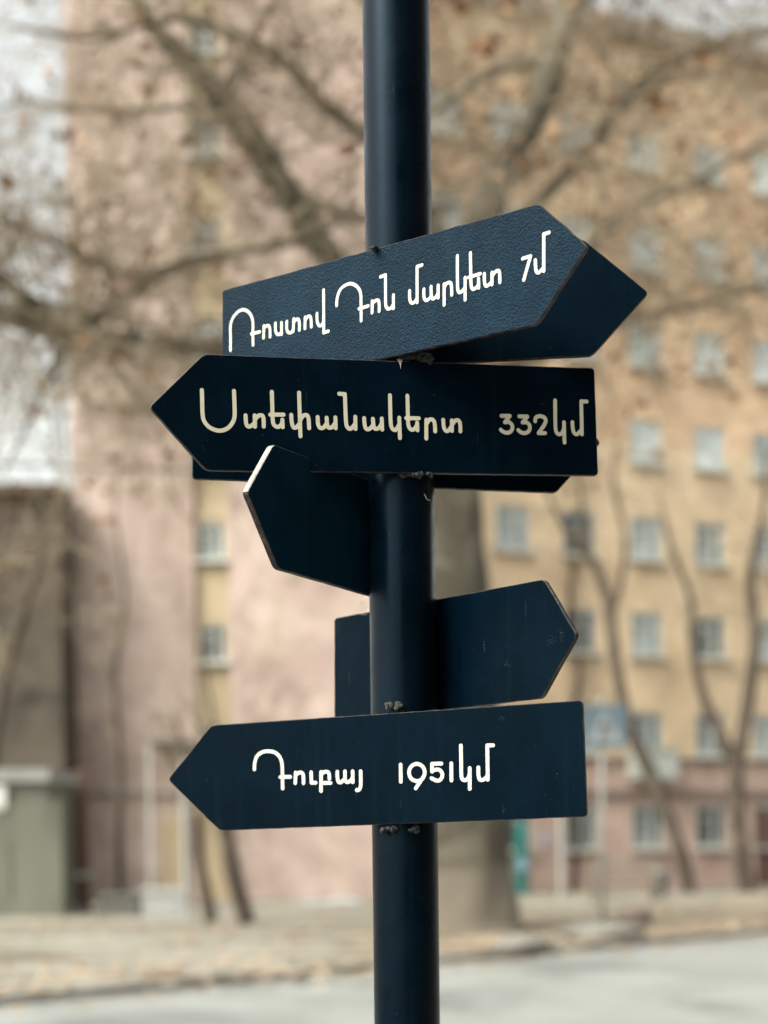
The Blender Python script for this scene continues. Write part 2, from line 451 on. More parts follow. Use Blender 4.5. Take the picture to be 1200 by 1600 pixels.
for i in range(16):
    c = at(615 + rnd.uniform(-11, 12), 1104 + rnd.uniform(-5, 4), YP - RP - 0.006)
    mb.blob(c, .004 * rnd.uniform(.6, 1.3), .004, .0035 * rnd.uniform(.6, 1.3), rough=.7, seed=i, nu=8, nv=6)
mb.build('lichen_clump', M['lichen'], pole, smooth=True)
mb = MB()
def strand(a, b, Y, sag=0.004):
    A_, B_ = at(*a, Y), at(*b, Y)
    mb.tube([A_, (A_ + B_) / 2 - Vector((0, 0, sag)), B_], [.00028] * 3, 4)
for i in range(16):
    strand((rnd.uniform(548, 576), rnd.uniform(935, 960)), (rnd.uniform(562, 578), rnd.uniform(930, 962)), YP + 0.0)
for i in range(10):
    strand((rnd.uniform(850, 890), rnd.uniform(566, 570)), (rnd.uniform(860, 905), rnd.uniform(561, 567)), YP - 0.02, 0.001)
strand((663, 772), (672, 782), YP - RP - 0.004)
for i in range(4):
    strand((621 + 2.2 * i + (i % 2), 561), (625.5 + .3 * i, 570 + 3 * (i % 3)), YP - RP - 0.016, .0005)
mb.build('cobweb', M['web'], pole)

M['scuff'] = mottled('scuffed_primer', (.07, .08, .085), (.13, .14, .145), 200, .8, bmp=0)
def scuffs(info, spots, k, size, seed):
    o, p0, n, u = info; r = random.Random(seed); mb = MB()
    for x, y, sx, sy in spots:
        for i in range(k):
            c = on_plane(x + r.gauss(0, sx), y + r.gauss(0, sy), p0, n) + n * (.0003 + .00001 * len(mb.f))
            a = r.choice([1.57, 1.4, 1.2, .3, 2.2]) + r.gauss(0, .2)
            d = u * math.cos(a) + Vector((0, 0, math.sin(a))); w = n.cross(d)
            l, h = size * r.uniform(.4, 1.6), size * r.uniform(.08, .3)
            mb.face([c - d * l, c - d * l * .2 + w * h, c + d * l * .5 + w * h * .6, c + d * l, c + d * l * .3 - w * h * .7, c - d * l * .5 - w * h])
    mb.build('paint_scuff', M['scuff'], o)
scuffs(sF, [(862, 1003, 3, 4), (877, 992, 2, 6), (792, 1036, 4, 3), (757, 1013, 1, 7)], 22, .0008, 1)
scuffs(sB, [(319, 697, 2, 9), (848, 631, 3, 1), (600, 735, 60, 3), (700, 690, 100, 25)], 12, .0007, 2)
scuffs(sH, [(640, 1210, 150, 50), (785, 1122, 3, 2), (787, 1266, 2, 3), (345, 1288, 6, 4)], 14, .0007, 3)
scuffs(sA, [(605, 545, 8, 6), (350, 480, 2, 20)], 10, .0008, 4)

# ------------------------------------------------------------------ ground, road, verge
M['asphalt'] = mottled('asphalt', (0.185, 0.195, 0.188), (0.25, 0.26, 0.25), 0.8, 0.85, (0.135, 0.142, 0.138), stretch=(1, 1, 1), bmp=0.5, bdist=0.01, fine=60)
M['earth'] = mottled('earth', (0.165, 0.145, 0.115), (0.28, 0.25, 0.20), 0.8, 0.95, (0.115, 0.10, 0.08), bmp=0.8, bdist=0.03, fine=20)
M['paving'] = mottled('old_paving', (0.17, 0.16, 0.13), (0.29, 0.275, 0.235), 0.9, 0.9, (0.12, 0.105, 0.08), stretch=(.6, 1.4, 1), bmp=0.5, bdist=0.02, fine=30)
M['kerb'] = mottled('kerb_stone', (0.22, 0.215, 0.20), (0.32, 0.31, 0.29), 2, 0.9)
D = Vector((0.7071, 0.7071, 0)); Nn = Vector((-0.7071, 0.7071, 0))      # along the road, across it
E0 = Vector((0.77, 20.3, 0))                                            # a point on the far kerb
mb = MB(); mb.face([(-500, -300, -0.01), (500, -300, -0.01), (500, 700, -0.01), (-500, 700, -0.01)])
tag(mb.build('ground', M['earth']), 'bare brown earth around the street', 'ground', kind='structure')
def strip(name, o, w0, w1, z, mat, L0=-120, L1=220, rough_edge=0, label=''):
    mb = MB()
    n = 120
    for i in range(n):
        a, b = L0 + (L1 - L0) * i / n, L0 + (L1 - L0) * (i + 1) / n
        e = lambda t, s: rough_edge * noise.noise(Vector((t * .31, s, 0))) + rough_edge * .5 * noise.noise(Vector((t * 1.3, s, 4)))
        q = [o + D * a + Nn * (w0 + e(a, 1)), o + D * b + Nn * (w0 + e(b, 1)), o + D * b + Nn * (w1 + e(b, 7)), o + D * a + Nn * (w1 + e(a, 7))]
        mb.face([Vector((p.x, p.y, z)) for p in q])
    return tag(mb.build(name, mat), label, name, kind='structure')
strip('road', E0, -11.5, -0.15, 0.0, M['asphalt'], label='pale grey asphalt street crossing behind the signpost')
mb = MB(); mb.box(E0 + D * -120 + Nn * -0.15 + Vector((0, 0, -0.05)), D * 340, Nn * 0.15, (0, 0, 0.15))
tag(mb.build('kerb', M['kerb']), 'low stone kerb along the far side of the street', 'kerb', kind='structure')
mb = MB(); mb.box(E0 + D * -120 + Nn * -11.65 + Vector((0, 0, -0.05)), D * 340, Nn * 0.15, (0, 0, 0.15))
mb.box(E0 + D * -120 + Nn * -23 + Vector((0, 0, -0.05)), D * 340, Nn * 11.34, (0, 0, 0.148))
tag(mb.build('pavement', M['paving']), 'pavement on which the signpost stands', 'pavement', kind='structure')
mb = MB(); mb.box(E0 + D * -120 + Nn * 0.0 + Vector((0, 0, -0.05)), D * 340, Nn * 200, (0, 0, 0.146))
tag(mb.build('verge', M['earth']), 'raised earth verge beyond the street', 'verge', kind='structure')
strip('path', E0, 7.6, 12.0, 0.101, M['paving'], rough_edge=.5, label='pale path in front of the yellow apartment block')
# paved yard in front of the pink wall
mb = MB()
yard = [ground_at(x, y, 0.106) for x, y in [(-700, 1600), (-200, 1562), (120, 1538), (330, 1524), (480, 1508), (575, 1494), (650, 1455), (690, 1425), (640, 1406), (100, 1407), (-300, 1420), (-900, 1440)]]
mb.face(yard)
tag(mb.build('yard', M['paving']), 'worn grey paved yard in front of the pink wall', 'yard', kind='structure')

def leaf(mb, c, size, m=0, up=False):
    a = random.uniform(0, 6.28)
    t = Vector((math.cos(a), math.sin(a), random.uniform(-.15, .15) if up else random.uniform(-.9, .9))).normalized()
    w = t.cross(Vector((0, 0, 1)) if up else Vector((random.gauss(0, 1), random.gauss(0, 1), random.gauss(0, 1))).normalized())
    if w.length < .1: w = t.orthogonal()
    w.normalize(); nn = t.cross(w)
    s = size
    l, k = t * s, random.uniform(.25, .6)
    P = lambda x, y, z: c + t * (x * s) + w * (y * s) + nn * (z * s)
    mb.face([P(-.5, 0, 0), P(-.2, .42, k * .3), P(.05, .25, k * .15), P(.2, .5, k * .35), P(.55, 0, 0)], m)
    mb.face([P(-.5, 0, 0), P(.55, 0, 0), P(.2, -.5, k * .35), P(.05, -.25, k * .15), P(-.2, -.42, k * .3)], m)
M['leaf'] = mottled('dry_leaf', (0.20, 0.105, 0.055), (0.34, 0.21, 0.12), 2.5, 0.8, (0.13, 0.055, 0.03), bmp=0)
M['litter'] = mottled('leaf_litter', (0.27, 0.20, 0.135), (0.42, 0.34, 0.25), 1.5, 0.9, (0.18, 0.125, 0.08), bmp=0)
mb = MB()
for i in range(3600):
    if random.random() < .72:
        s, w = random.uniform(0, 22) if random.random() < .96 else random.uniform(-9, 0), abs(random.gauss(0, 1)) * 2.6 + .05
    else:
        s, w = random.uniform(-12, 24), random.uniform(0.1, 14)
    p = E0 + D * s + Nn * w
    if noise.noise(Vector((p.x * .35, p.y * .35, 3))) < -0.12 and w > 1: continue
    p.z = random.uniform(.112, .14)
    leaf(mb, p, random.uniform(.09, .2), up=True)
for i in range(320):
    p = ground_at(random.uniform(-80, 640), random.choice([random.gauss(1448, 8), random.gauss(1520, 9), random.uniform(1430, 1540)]), .12)
    leaf(mb, p + Vector((0, 0, random.uniform(.0, .02))), random.uniform(.1, .2), up=True)
for i in range(500):
    p = E0 + D * random.uniform(-9, 22) + Nn * -abs(random.gauss(0, .5)); p.z = random.uniform(.012, .03) if (p - E0).dot(Nn) < -.2 else .12
    leaf(mb, p, random.uniform(.08, .16), up=True)
tag(mb.build('fallen_leaves', M['litter']), 'dry brown leaves scattered over the verge and kerb', 'leaves', kind='stuff')

# ------------------------------------------------------------------ buildings
def wall_holes(mb, o, u, width, height, holes, depth, inward, z0=0.0, m=0):
    """a wall sheet with rectangular openings (u0,u1,v0,v1) and reveals of the given depth"""
    us = sorted({0, width, *[h[0] for h in holes], *[h[1] for h in holes]})
    vs_ = sorted({z0, height, *[h[2] for h in holes], *[h[3] for h in holes]})
    P = lambda a, b, d=0: o + u * a + Vector((0, 0, b)) + inward * d
    for i in range(len(us) - 1):
        for j in range(len(vs_) - 1):
            cu, cv = (us[i] + us[i + 1]) / 2, (vs_[j] + vs_[j + 1]) / 2
            if any(h[0] < cu < h[1] and h[2] < cv < h[3] for h in holes): continue
            mb.face([P(us[i], vs_[j]), P(us[i + 1], vs_[j]), P(us[i + 1], vs_[j + 1]), P(us[i], vs_[j + 1])], m(cu, cv) if callable(m) else m)
    for a, b, c, d in holes:
        mm = m((a + b) / 2, (c + d) / 2) if callable(m) else m
        mb.face([P(a, c), P(b, c), P(b, c, depth), P(a, c, depth)], mm); mb.face([P(a, d), P(b, d), P(b, d, depth), P(a, d, depth)], mm)
        mb.face([P(a, c), P(a, d), P(a, d, depth), P(a, c, depth)], mm); mb.face([P(b, c), P(b, d), P(b, d, depth), P(b, c, depth)], mm)

def glass(name, c1, c2):
    m, n, l, b = nmat(name, 0.08, 0.6)
    v = coords(n, l, (1, 1, .25))
    l.new(ramp(n, l, noise_tex(n, l, v, 1.1, 3), [(0.35, c1), (0.65, c2)]), b.inputs['Base Color'])
    return m
M['pane_pale'] = glass('curtained_glass', (0.22, 0.265, 0.27), (0.42, 0.46, 0.45))
M['pane_sky'] = glass('sky_reflection_glass', (0.46, 0.52, 0.53), (0.62, 0.66, 0.65))  # curtained pane brightened: sky reflection painted into the base colour
M['pane_mid'] = glass('grey_glass', (0.10, 0.13, 0.14), (0.28, 0.31, 0.31))
M['pane_dark'] = glass('dark_glass', (0.03, 0.04, 0.045), (0.10, 0.115, 0.12))
M['frame_white'] = mottled('white_frame', (0.46, 0.48, 0.45), (0.60, 0.61, 0.58), 2, 0.5, bmp=0)
def stone(name, c1, c2, c3, bw, bh):
    m, n, l, b = nmat(name, 0.9, 0.2)
    v = coords(n, l)
    nz = noise_tex(n, l, v, .55, 6, .65, .5)
    base = ramp(n, l, nz, [(.3, c1), (.7, c2)])
    # block courses in wall coordinates
    sx = n.new('ShaderNodeSeparateXYZ'); l.new(v, sx.inputs[0])
    ad = n.new('ShaderNodeMath'); ad.operation = 'ADD'; l.new(sx.outputs[0], ad.inputs[0]); l.new(sx.outputs[1], ad.inputs[1])
    cx = n.new('ShaderNodeCombineXYZ'); l.new(ad.outputs[0], cx.inputs[0]); l.new(sx.outputs[2], cx.inputs[1])
    bt = n.new('ShaderNodeTexBrick'); l.new(cx.outputs[0], bt.inputs['Vector'])
    bt.inputs['Scale'].default_value = 1; bt.inputs['Brick Width'].default_value = bw; bt.inputs['Row Height'].default_value = bh; bt.inputs['Mortar Size'].default_value = .012
    bt.inputs['Color1'].default_value = (.72, .72, .72, 1); bt.inputs['Color2'].default_value = (1.1, 1.08, 1.04, 1); bt.inputs['Mortar'].default_value = (.6, .58, .55, 1)
    c = mix(n, l, .55, base, bt.outputs[0], 'MULTIPLY')
    g = noise_tex(n, l, coords(n, l, (1, 1, .35)), .35, 5, .65, .8)
    c = mix(n, l, ramp(n, l, g, [(.52, (0, 0, 0)), (.70, (.75, .75, .75))]), c, c3)
    l.new(c, b.inputs['Base Color'])
    bump(n, l, b, noise_tex(n, l, v, 9, 4), .5, .02)
    return m
M['tuff_yellow'] = stone('yellow_tuff', (.61, .465, .31), (.75, .60, .43), (.50, .38, .27), .7, .38)
M['tuff_orange'] = stone('orange_tuff', (.58, .40, .265), (.72, .53, .37), (.47, .335, .23), .7, .38)
M['tuff_pink'] = stone('pink_tuff', (.50, .36, .31), (.62, .48, .42), (.42, .31, .27), .7, .38)
def plaster(name):
    m, n, l, b = nmat(name, .92, .2)
    v = coords(n, l)
    nz = noise_tex(n, l, v, .45, 7, .65, .6)
    c = ramp(n, l, nz, [(.28, (.35, .265, .23)), (.5, (.49, .385, .342)), (.72, (.62, .505, .46))])
    g = noise_tex(n, l, coords(n, l, (1, 1, .45), (0, R(28), 0)), .5, 6, .7, .9)
    c = mix(n, l, ramp(n, l, g, [(.50, (0, 0, 0)), (.66, (.85, .85, .85))]), c, (.27, .21, .175))
    g2 = noise_tex(n, l, coords(n, l, (1, 1, .5), (0, R(-30), 0)), .7, 5, .7, .7)
    c = mix(n, l, ramp(n, l, g2, [(.56, (0, 0, 0)), (.72, (.7, .7, .7))]), c, (.63, .52, .44))
    l.new(c, b.inputs['Base Color'])
    g3 = noise_tex(n, l, coords(n, l, (1, 1, .6), (0, R(-38), 0)), 1.5, 6, .75, .8)
    c = mix(n, l, ramp(n, l, g3, [(.50, (0, 0, 0)), (.68, (.8, .8, .8))]), c, (.27, .215, .18))
    bd = noise_tex(n, l, coords(n, l, (.35, 1, .9), (0, R(8), 0)), .55, 4, .6, .5)
    c = mix(n, l, ramp(n, l, bd, [(.55, (0, 0, 0)), (.68, (.6, .6, .6))]), c, (.48, .40, .30))
    l.new(c, b.inputs['Base Color'])
    bump(n, l, b, noise_tex(n, l, v, 6, 5), .5, .03)
    return m
M['plaster_pink'] = plaster('pink_plaster')
M['band_yellow'] = mottled('yellow_panel', (.42, .34, .225), (.50, .41, .28), .8, .9, (.34, .27, .18), bmp=.2)
M['roof'] = mottled('roof_felt', (.10, .095, .09), (.16, .15, .14), 1, .9)
M['ledge'] = mottled('stone_ledge', (.20, .16, .14), (.27, .22, .19), 1, .9)

def window_meshes(w, h, pmat):
    """frame, pane, sill meshes with the window centre at the origin, u = +X, outward = -Y"""
    fr, pn, sl = MB(), MB(), MB()
    t, d = .085, .07
    fr.cbox((0, 0, h / 2 - t / 2), w, d, t); fr.cbox((0, 0, -h / 2 + t / 2), w, d, t)
    for s in (-1, 1): fr.cbox((s * (w / 2 - t / 2), 0, 0), t, d, h - 2 * t)
    fr.cbox((w * .08, 0, 0), t * .9, d * .9, h - 2 * t)
    fr.cbox((-w * .24, 0, h * .18), w * .5, d * .8, t * .6)
    pn.cbox((0, .045, 0), w - .02, .012, h - .02)
    sl.cbox((0, -.16, -h / 2 - .045), w + .22, .34, .07)
    return fr, pn, sl
proto_cache = {}
def add_window(parent, c, u, inward, w, h, pk):
    """a window part with its frame, pane and sill as sub-parts; copies share mesh data"""
    key = (round(w, 2), round(h, 2), pk)
    rot = math.atan2(u.y, u.x)
    if key not in proto_cache:
        fr, pn, sl = window_meshes(w, h, pk)
        fo = fr.build('window', M['frame_white']); po = pn.build('pane', M[pk]); so = sl.build('sill', M['frame_white'])
        proto_cache[key] = (fo, po, so)
    else:
        fo, po, so = [q.copy() for q in proto_cache[key]]
        for q in (fo, po, so): col.objects.link(q)
    fo.parent = parent; fo.location = c - parent.location; fo.rotation_euler = (0, 0, rot)
    for q in (po, so): q.parent = fo; q.location = (0, 0, 0)
    return fo

# --- pink apartment block: blank gable end with one stair strip
YB = 42.0
xl, xr = at(112, 760, YB).x, at(648, 900, YB).x
HP = 31.0
sa, sb = at(303, 900, YB).x - xl, at(358, 900, YB).x - xl
pink = thing('apartment_block', (0, YB, 0.1), 'tall pink plastered end wall with a narrow yellow window strip', 'building')
holes = [(sa, sb, .1, HP - .6)]
mb = MB()
wall_holes(mb, Vector((xl, YB, 0)), Vector((1, 0, 0)), xr - xl, HP, holes, .18, Vector((0, 1, 0)), .05)
mb.face([(xl, YB, .05), (xl, YB + 13, .05), (xl, YB + 13, HP), (xl, YB, HP)])
mb.face([(xr, YB, .05), (xr, YB + 13, .05), (xr, YB + 13, HP), (xr, YB, HP)])
mb.face([(xl, YB + 13, .05), (xr, YB + 13, .05), (xr, YB + 13, HP), (xl, YB + 13, HP)])
mb.build('wall', M['plaster_pink'], pink)
mb = MB(); mb.box((xl - .3, YB - .3, HP + .002), (xr - xl + .58, 0, 0), (0, 13.6, 0), (0, 0, .35)); mb.build('roof', M['roof'], pink)
zc = [at(335, y, YB + .18).z for y in (1165, 1005, 845, 687, 529, 371, 213, 55, -105, -262, -420)]
zc = [z for z in zc if z < HP - 1.5]
wh, ww = 1.05, (sb - sa) * .78
mb = MB()
hs2 = [((sb - sa) / 2 - ww / 2, (sb - sa) / 2 + ww / 2, z - wh / 2, z + wh / 2) for z in zc]
wall_holes(mb, Vector((xl + sa, YB + .18, 0)), Vector((1, 0, 0)), sb - sa, HP - .6, hs2, .15, Vector((0, 1, 0)), .1)
mb.build('stair_panel', M['band_yellow'], pink)
for i, z in enumerate(zc):
    add_window(pink, Vector((xl + (sa + sb) / 2, YB + .27, z)), Vector((1, 0, 0)), Vector((0, 1, 0)), ww, wh, ['pane_mid', 'pane_dark', 'pane_mid'][i % 3])

# --- yellow tuff apartment block receding to the right
YAW = 23.0
U = Vector((math.cos(R(YAW)), math.sin(R(YAW)), 0)); IN = Vector((-U.y, U.x, 0)); OUT = -IN
P47 = at(1000, 1000, 47.0); P47.z = 0
def fac(px, py):
    q = on_plane(px, py, P47, OUT); return (q - P47).dot(U), q.z
u_left = ((xr + .06 - P47.x) / U.x)
u_right = 26.0
O_ = P47 + U * u_left
toW = lambda a: a - u_left
ztop = fac(1100, 70)[1]
yel = thing('apartment_block', (O_.x, O_.y, .1), 'yellow stone apartment block with rows of white framed windows and pink ground floor', 'building')
rows = [fac(1005, y)[1] for y in (1292, 1146, 990, 841, 690, 540, 388, 236)]
cols_ = [fac(x, 990)[0] for x in (700, 802, 906, 1011, 1110, 1200)]
step = (cols_[-1] - cols_[0]) / 5
cols_ += [cols_[-1] + step * k for k in range(1, 5)]
ww, wh = 1.12, 1.32
wins = [(toW(cx_), z) for z in rows for cx_ in cols_]
holes = [(a - ww / 2, a + ww / 2, z - wh / 2, z + wh / 2) for a, z in wins]
zpink, zyel = fac(1050, 1188)[1], fac(1050, 700)[1]
holes_l = sorted(holes)
mb = MB()
# split courses at the two colour changes
def course(v): return 2 if v < zpink else (0 if v < zyel else 1)
wall_holes(mb, O_, U, u_right - u_left, ztop, holes + [(0, 0.0001, zpink, zyel)], .16, IN, .05, m=lambda a, v: course(v))
back = [O_, O_ + U * (u_right - u_left), O_ + U * (u_right - u_left) + IN * 12, Vector((O_.x, O_.y + 18, 0))]
for a, b in ((1, 2), (2, 3), (3, 0)):
    p, q = back[a], back[b]
    mb.face([(p.x, p.y, .05), (q.x, q.y, .05), (q.x, q.y, ztop), (p.x, p.y, ztop)], 1)
mb.build('wall', [M['tuff_yellow'], M['tuff_orange'], M['tuff_pink']], yel)
mb = MB(); mb.prism([Vector((p.x, p.y, ztop + .002)) for p in back], (0, 0, .3)); mb.box(O_ + OUT * .35 + Vector((0, 0, ztop - .35)), U * (u_right - u_left), IN * .347, (0, 0, .5))
mb.build('roof', M['ledge'], yel)
mb = MB(); zl = fac(1050, 1240)[1]
mb.box(O_ + OUT * .16 + Vector((0, 0, zl - .1)), U * (u_right - u_left), IN * .157, (0, 0, .22)); mb.box(O_ + OUT * .10 + Vector((0, 0, zpink - .09)), U * (u_right - u_left), IN * .097, (0, 0, .16))
mb.build('ledge', M['ledge'], yel)
rnd = random.Random(11)
for a, z in wins:
    add_window(yel, O_ + U * a + IN * .07 + Vector((0, 0, z)), U, IN, ww, wh, rnd.choice(['pane_sky', 'pane_sky', 'pane_pale'] if z > 12.5 else ['pane_pale', 'pane_pale', 'pane_mid', 'pane_mid', 'pane_dark']))  # upper rows mostly get the panes with sky reflection painted in
# balcony box hung under one first-floor window, and a dark red street door at the far right
mb = MB(); a, z = toW(cols_[3]), fac(1010, 1195)[1]
mb.box(O_ + U * (a - .75) + OUT * .55 + Vector((0, 0, z - .45)), U * 1.5, IN * .53, (0, 0, .85)); mb.box(O_ + U * (a - .8) + OUT * .6 + Vector((0, 0, z + .402)), U * 1.6, IN * .58, (0, 0, .06))
mb.build('balcony_box', mottled('pale_green_metal', (.42, .46, .42), (.52, .55, .5), 2, .6), yel)
mb = MB(); a = fac(1203, 1290)[0] - u_left
mb.box(O_ + U * (a - .55) + OUT * .06 + Vector((0, 0, .12)), U * 1.1, IN * .05, (0, 0, 2.3))
mb.build('door', mottled('dark_red_door', (.10, .055, .045), (.15, .085, .07), 2, .6), yel)

# --- tall unseen block added behind the camera: it keeps the boards' faces dark
nb0 = E0 + D * -24 + Nn * -20.5
near = thing('unseen_block', (nb0.x, nb0.y, .1), 'unseen dark brick block along the near pavement, added to keep the board faces dark', 'building')
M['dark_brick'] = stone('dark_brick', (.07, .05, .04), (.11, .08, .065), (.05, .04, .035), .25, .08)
wn_, wz_ = [2 + 3.2 * k for k in range(14)], [1.6 + 3.2 * k for k in range(5)]
holes = [(a, a + 1.4, z, z + 1.7) for a in wn_ for z in wz_]
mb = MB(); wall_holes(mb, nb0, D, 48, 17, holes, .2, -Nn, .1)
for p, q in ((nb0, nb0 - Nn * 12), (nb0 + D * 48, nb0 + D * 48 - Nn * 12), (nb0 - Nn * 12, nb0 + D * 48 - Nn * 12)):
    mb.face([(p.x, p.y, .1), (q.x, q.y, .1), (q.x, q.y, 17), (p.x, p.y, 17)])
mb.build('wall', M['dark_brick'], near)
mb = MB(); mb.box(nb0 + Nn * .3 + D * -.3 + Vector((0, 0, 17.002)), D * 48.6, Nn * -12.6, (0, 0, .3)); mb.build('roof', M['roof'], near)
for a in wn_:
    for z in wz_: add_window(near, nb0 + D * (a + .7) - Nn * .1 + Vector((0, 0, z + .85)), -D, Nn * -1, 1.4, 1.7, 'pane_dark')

# --- brown house and garage at the left
M['brown_plaster'] = mottled('brown_plaster', (.055, .043, .034), (.095, .075, .058), .7, .95, (.035, .028, .023), stretch=(1, 1, .4))
M['pale_plaster'] = mottled('faded_plaster', (.062, .053, .042), (.115, .098, .077), .7, .95, (.04, .034, .027))
YH = 40.0
hx0, hx1 = at(-180, 800, YH).x, at(92, 800, YH).x
hz, hm = at(60, 772, YH).z, at(60, 960, YH).z
house = thing('brown_house', ((hx0 + hx1) / 2, YH, .1), 'weathered brown house squeezed beside the pink wall, above the garage', 'house')
wx = [(.9, 1.9)]
holes = [(a, b, hz - 2.6, hz - 1.2) for a, b in wx]
mb = MB()
wall_holes(mb, Vector((hx0, YH, 0)), Vector((1, 0, 0)), hx1 - hx0, hz, holes + [(0, .0001, hm, hz)], .15, Vector((0, 1, 0)), .05, m=lambda a, v: 1 if v < hm else 0)
for x in (hx0, hx1): mb.face([(x, YH, .05), (x, YH + 1.9, .05), (x, YH + 1.9, hz), (x, YH, hz)])
mb.face([(hx0, YH + 1.9, .05), (hx1, YH + 1.9, .05), (hx1, YH + 1.9, hz), (hx0, YH + 1.9, hz)])
mb.build('wall', [M['brown_plaster'], M['pale_plaster']], house)
mb = MB(); mb.prism([(hx0 - .2, YH - .35, hz + .002), (hx0 - .2, YH + 1.95, hz + .002), (hx0 - .2, YH + 1.95, hz + .25), (hx0 - .2, YH + 1.0, hz + .4), (hx0 - .2, YH - .35, hz + .2)], (hx1 - hx0 + .22, 0, 0))
mb.build('roof', mottled('dark_roof', (.06, .045, .045), (.10, .08, .075), 1, .85), house)
for a, b in wx:
    add_window(house, Vector((hx0 + (a + b) / 2, YH + .09, hz - 1.9)), Vector((1, 0, 0)), Vector((0, 1, 0)), b - a, 1.4, 'pane_dark')
YG = 33.0
gx0, gx1 = at(-260, 1300, YG).x, at(74, 1300, YG).x
gz = at(60, 1203, YG).z
garage = thing('garage', ((gx0 + gx1) / 2, YG, .1), 'grey-green metal garage with a pale roof edge at the left', 'garage')
M['garage'] = mottled('greygreen_metal', (.105, .112, .088), (.155, .16, .126), .9, .7, (.085, .09, .07), stretch=(1, 1, .5), bmp=.3)
mb = MB(); mb.box((gx0, YG, .06), (gx1 - gx0, 0, 0), (0, 2.8, 0), (0, 0, gz - .25 - .06)); mb.build('wall', M['garage'], garage)
mb = MB(); mb.box((gx0 - .1, YG - .15, gz - .248), (gx1 - gx0 + .2, 0, 0), (0, 3.0, 0), (0, 0, .27)); mb.build('roof', mottled('pale_sheet', (.22, .23, .215), (.29, .30, .28), 1, .8), garage)
for k in range(2):
    mb = MB(); x0 = gx0 + .35 + k * 2.35
    mb.box((x0, YG - .05, .1), (2.2, 0, 0), (0, .047, 0), (0, 0, gz - .75))
    mb.box((x0 + 1.05, YG - .075, .5), (.04, 0, 0), (0, .024, 0), (0, 0, 1.2))
    mb.build('door', M['garage'], garage)
mb = MB(); mb.cbox(at(-1, 1246, YG - .1), .28, .03, .5); mb.build('notice', M['frame_white'], garage)
# brick pier in the gap
mb = MB(); x0 = at(117, 1300, YG + 3).x; zt = at(117, 1215, YG + 3).z
mb.box((x0, YG + 3, .07), (.26, 0, 0), (0, .5, 0), (0, 0, zt)); mb.box((x0 - .05, YG + 2.95, zt + .072), (.36, 0, 0), (0, .6, 0), (0, 0, .08))
mb.box((x0 - .03, YG + 2.97, at(120, 1372, YG + 3).z), (.5, 0, 0), (0, .02, 0), (0, 0, .14), 1)
tag(mb.build('brick_pier', [mottled('red_brick', (.13, .085, .068), (.18, .12, .095), 5, .9), M['frame_white']]), 'narrow reddish brick pier between garage and pink wall', 'pier')

# ------------------------------------------------------------------ trees
def bark(name, c1, c2, pale, sc=3.0, wash=None):
    m, n, l, b = nmat(name, .9, .2)
    v = coords(n, l)
    c = ramp(n, l, noise_tex(n, l, coords(n, l, (1, 1, .4)), sc, 6, .65, .4), [(.32, c1), (.66, c2)])
    pf = ramp(n, l, noise_tex(n, l, v, sc * .45, 3, .5, .8), [(.54, (0, 0, 0)), (.60, (.8, .8, .8))])
    c = mix(n, l, pf, c, pale)
    if wash:      # old bark low on the trunk is darker than the scaly pale upper limbs
        so = n.new('ShaderNodeSeparateXYZ'); l.new(v, so.inputs[0])
        ob = n.new('ShaderNodeMapRange'); l.new(so.outputs[2], ob.inputs[0]); ob.inputs[1].default_value = 5.5; ob.inputs[2].default_value = 9.5; ob.inputs[3].default_value = .45; ob.inputs[4].default_value = 0
        c = mix(n, l, ob.outputs[0], c, (.085, .076, .058))
        sx = n.new('ShaderNodeSeparateXYZ'); l.new(v, sx.inputs[0])
        wob = noise_tex(n, l, v, 3, 4); ad = n.new('ShaderNodeMath'); ad.operation = 'MULTIPLY_ADD'
        l.new(wob, ad.inputs[0]); ad.inputs[1].default_value = .5; l.new(sx.outputs[2], ad.inputs[2])
        rg = ramp(n, l, ad.outputs[0], [(0.0, (.75, .75, .75)), (.99, (.75, .75, .75)), (1.0, (0, 0, 0))])
        mr = n.new('ShaderNodeMapRange'); l.new(ad.outputs[0], mr.inputs[0]); mr.inputs[1].default_value = wash - .1; mr.inputs[2].default_value = wash + .15
        mr.inputs[3].default_value = .8; mr.inputs[4].default_value = 0
        c = mix(n, l, mr.outputs[0], c, (.20, .175, .14))
    l.new(c, b.inputs['Base Color'])
    bump(n, l, b, noise_tex(n, l, coords(n, l, (1, 1, .3)), sc * 4, 4), .7, .03)
    return m
M['plane_bark'] = bark('plane_bark', (.08, .07, .053), (.15, .132, .102), (.24, .222, .172), 2.5, wash=1.3)
M['twig'] = bark('twig_bark', (.18, .14, .095), (.32, .265, .19), (.42, .37, .28), 3)
M['thin_bark'] = bark('thin_bark', (.055, .043, .034), (.10, .08, .062), (.13, .11, .085), 3)

def limb(mb, pts, sides=10, seg=5, rough=.15):
    """pts: (px, py, Y, radius in px); smoothed"""
    P = [(at(x, y, Y), r / F * Y) for x, y, Y, r in pts]
    out, rad = [], []
    n = len(P)
    for i in range(n - 1):
        a, b, c, d = P[max(i - 1, 0)][0], P[i][0], P[i + 1][0], P[min(i + 2, n - 1)][0]
        for k in range(seg):
            t = k / seg
            out.append(.5 * (2 * b + (c - a) * t + (2 * a - 5 * b + 4 * c - d) * t * t + (3 * b - a - 3 * c + d) * t ** 3))
            rad.append(P[i][1] * (1 - t) + P[i + 1][1] * t)
    out.append(P[-1][0]); rad.append(P[-1][1])
    mb.tube(out, rad, sides, rough=rough)
    return list(zip(out, rad))

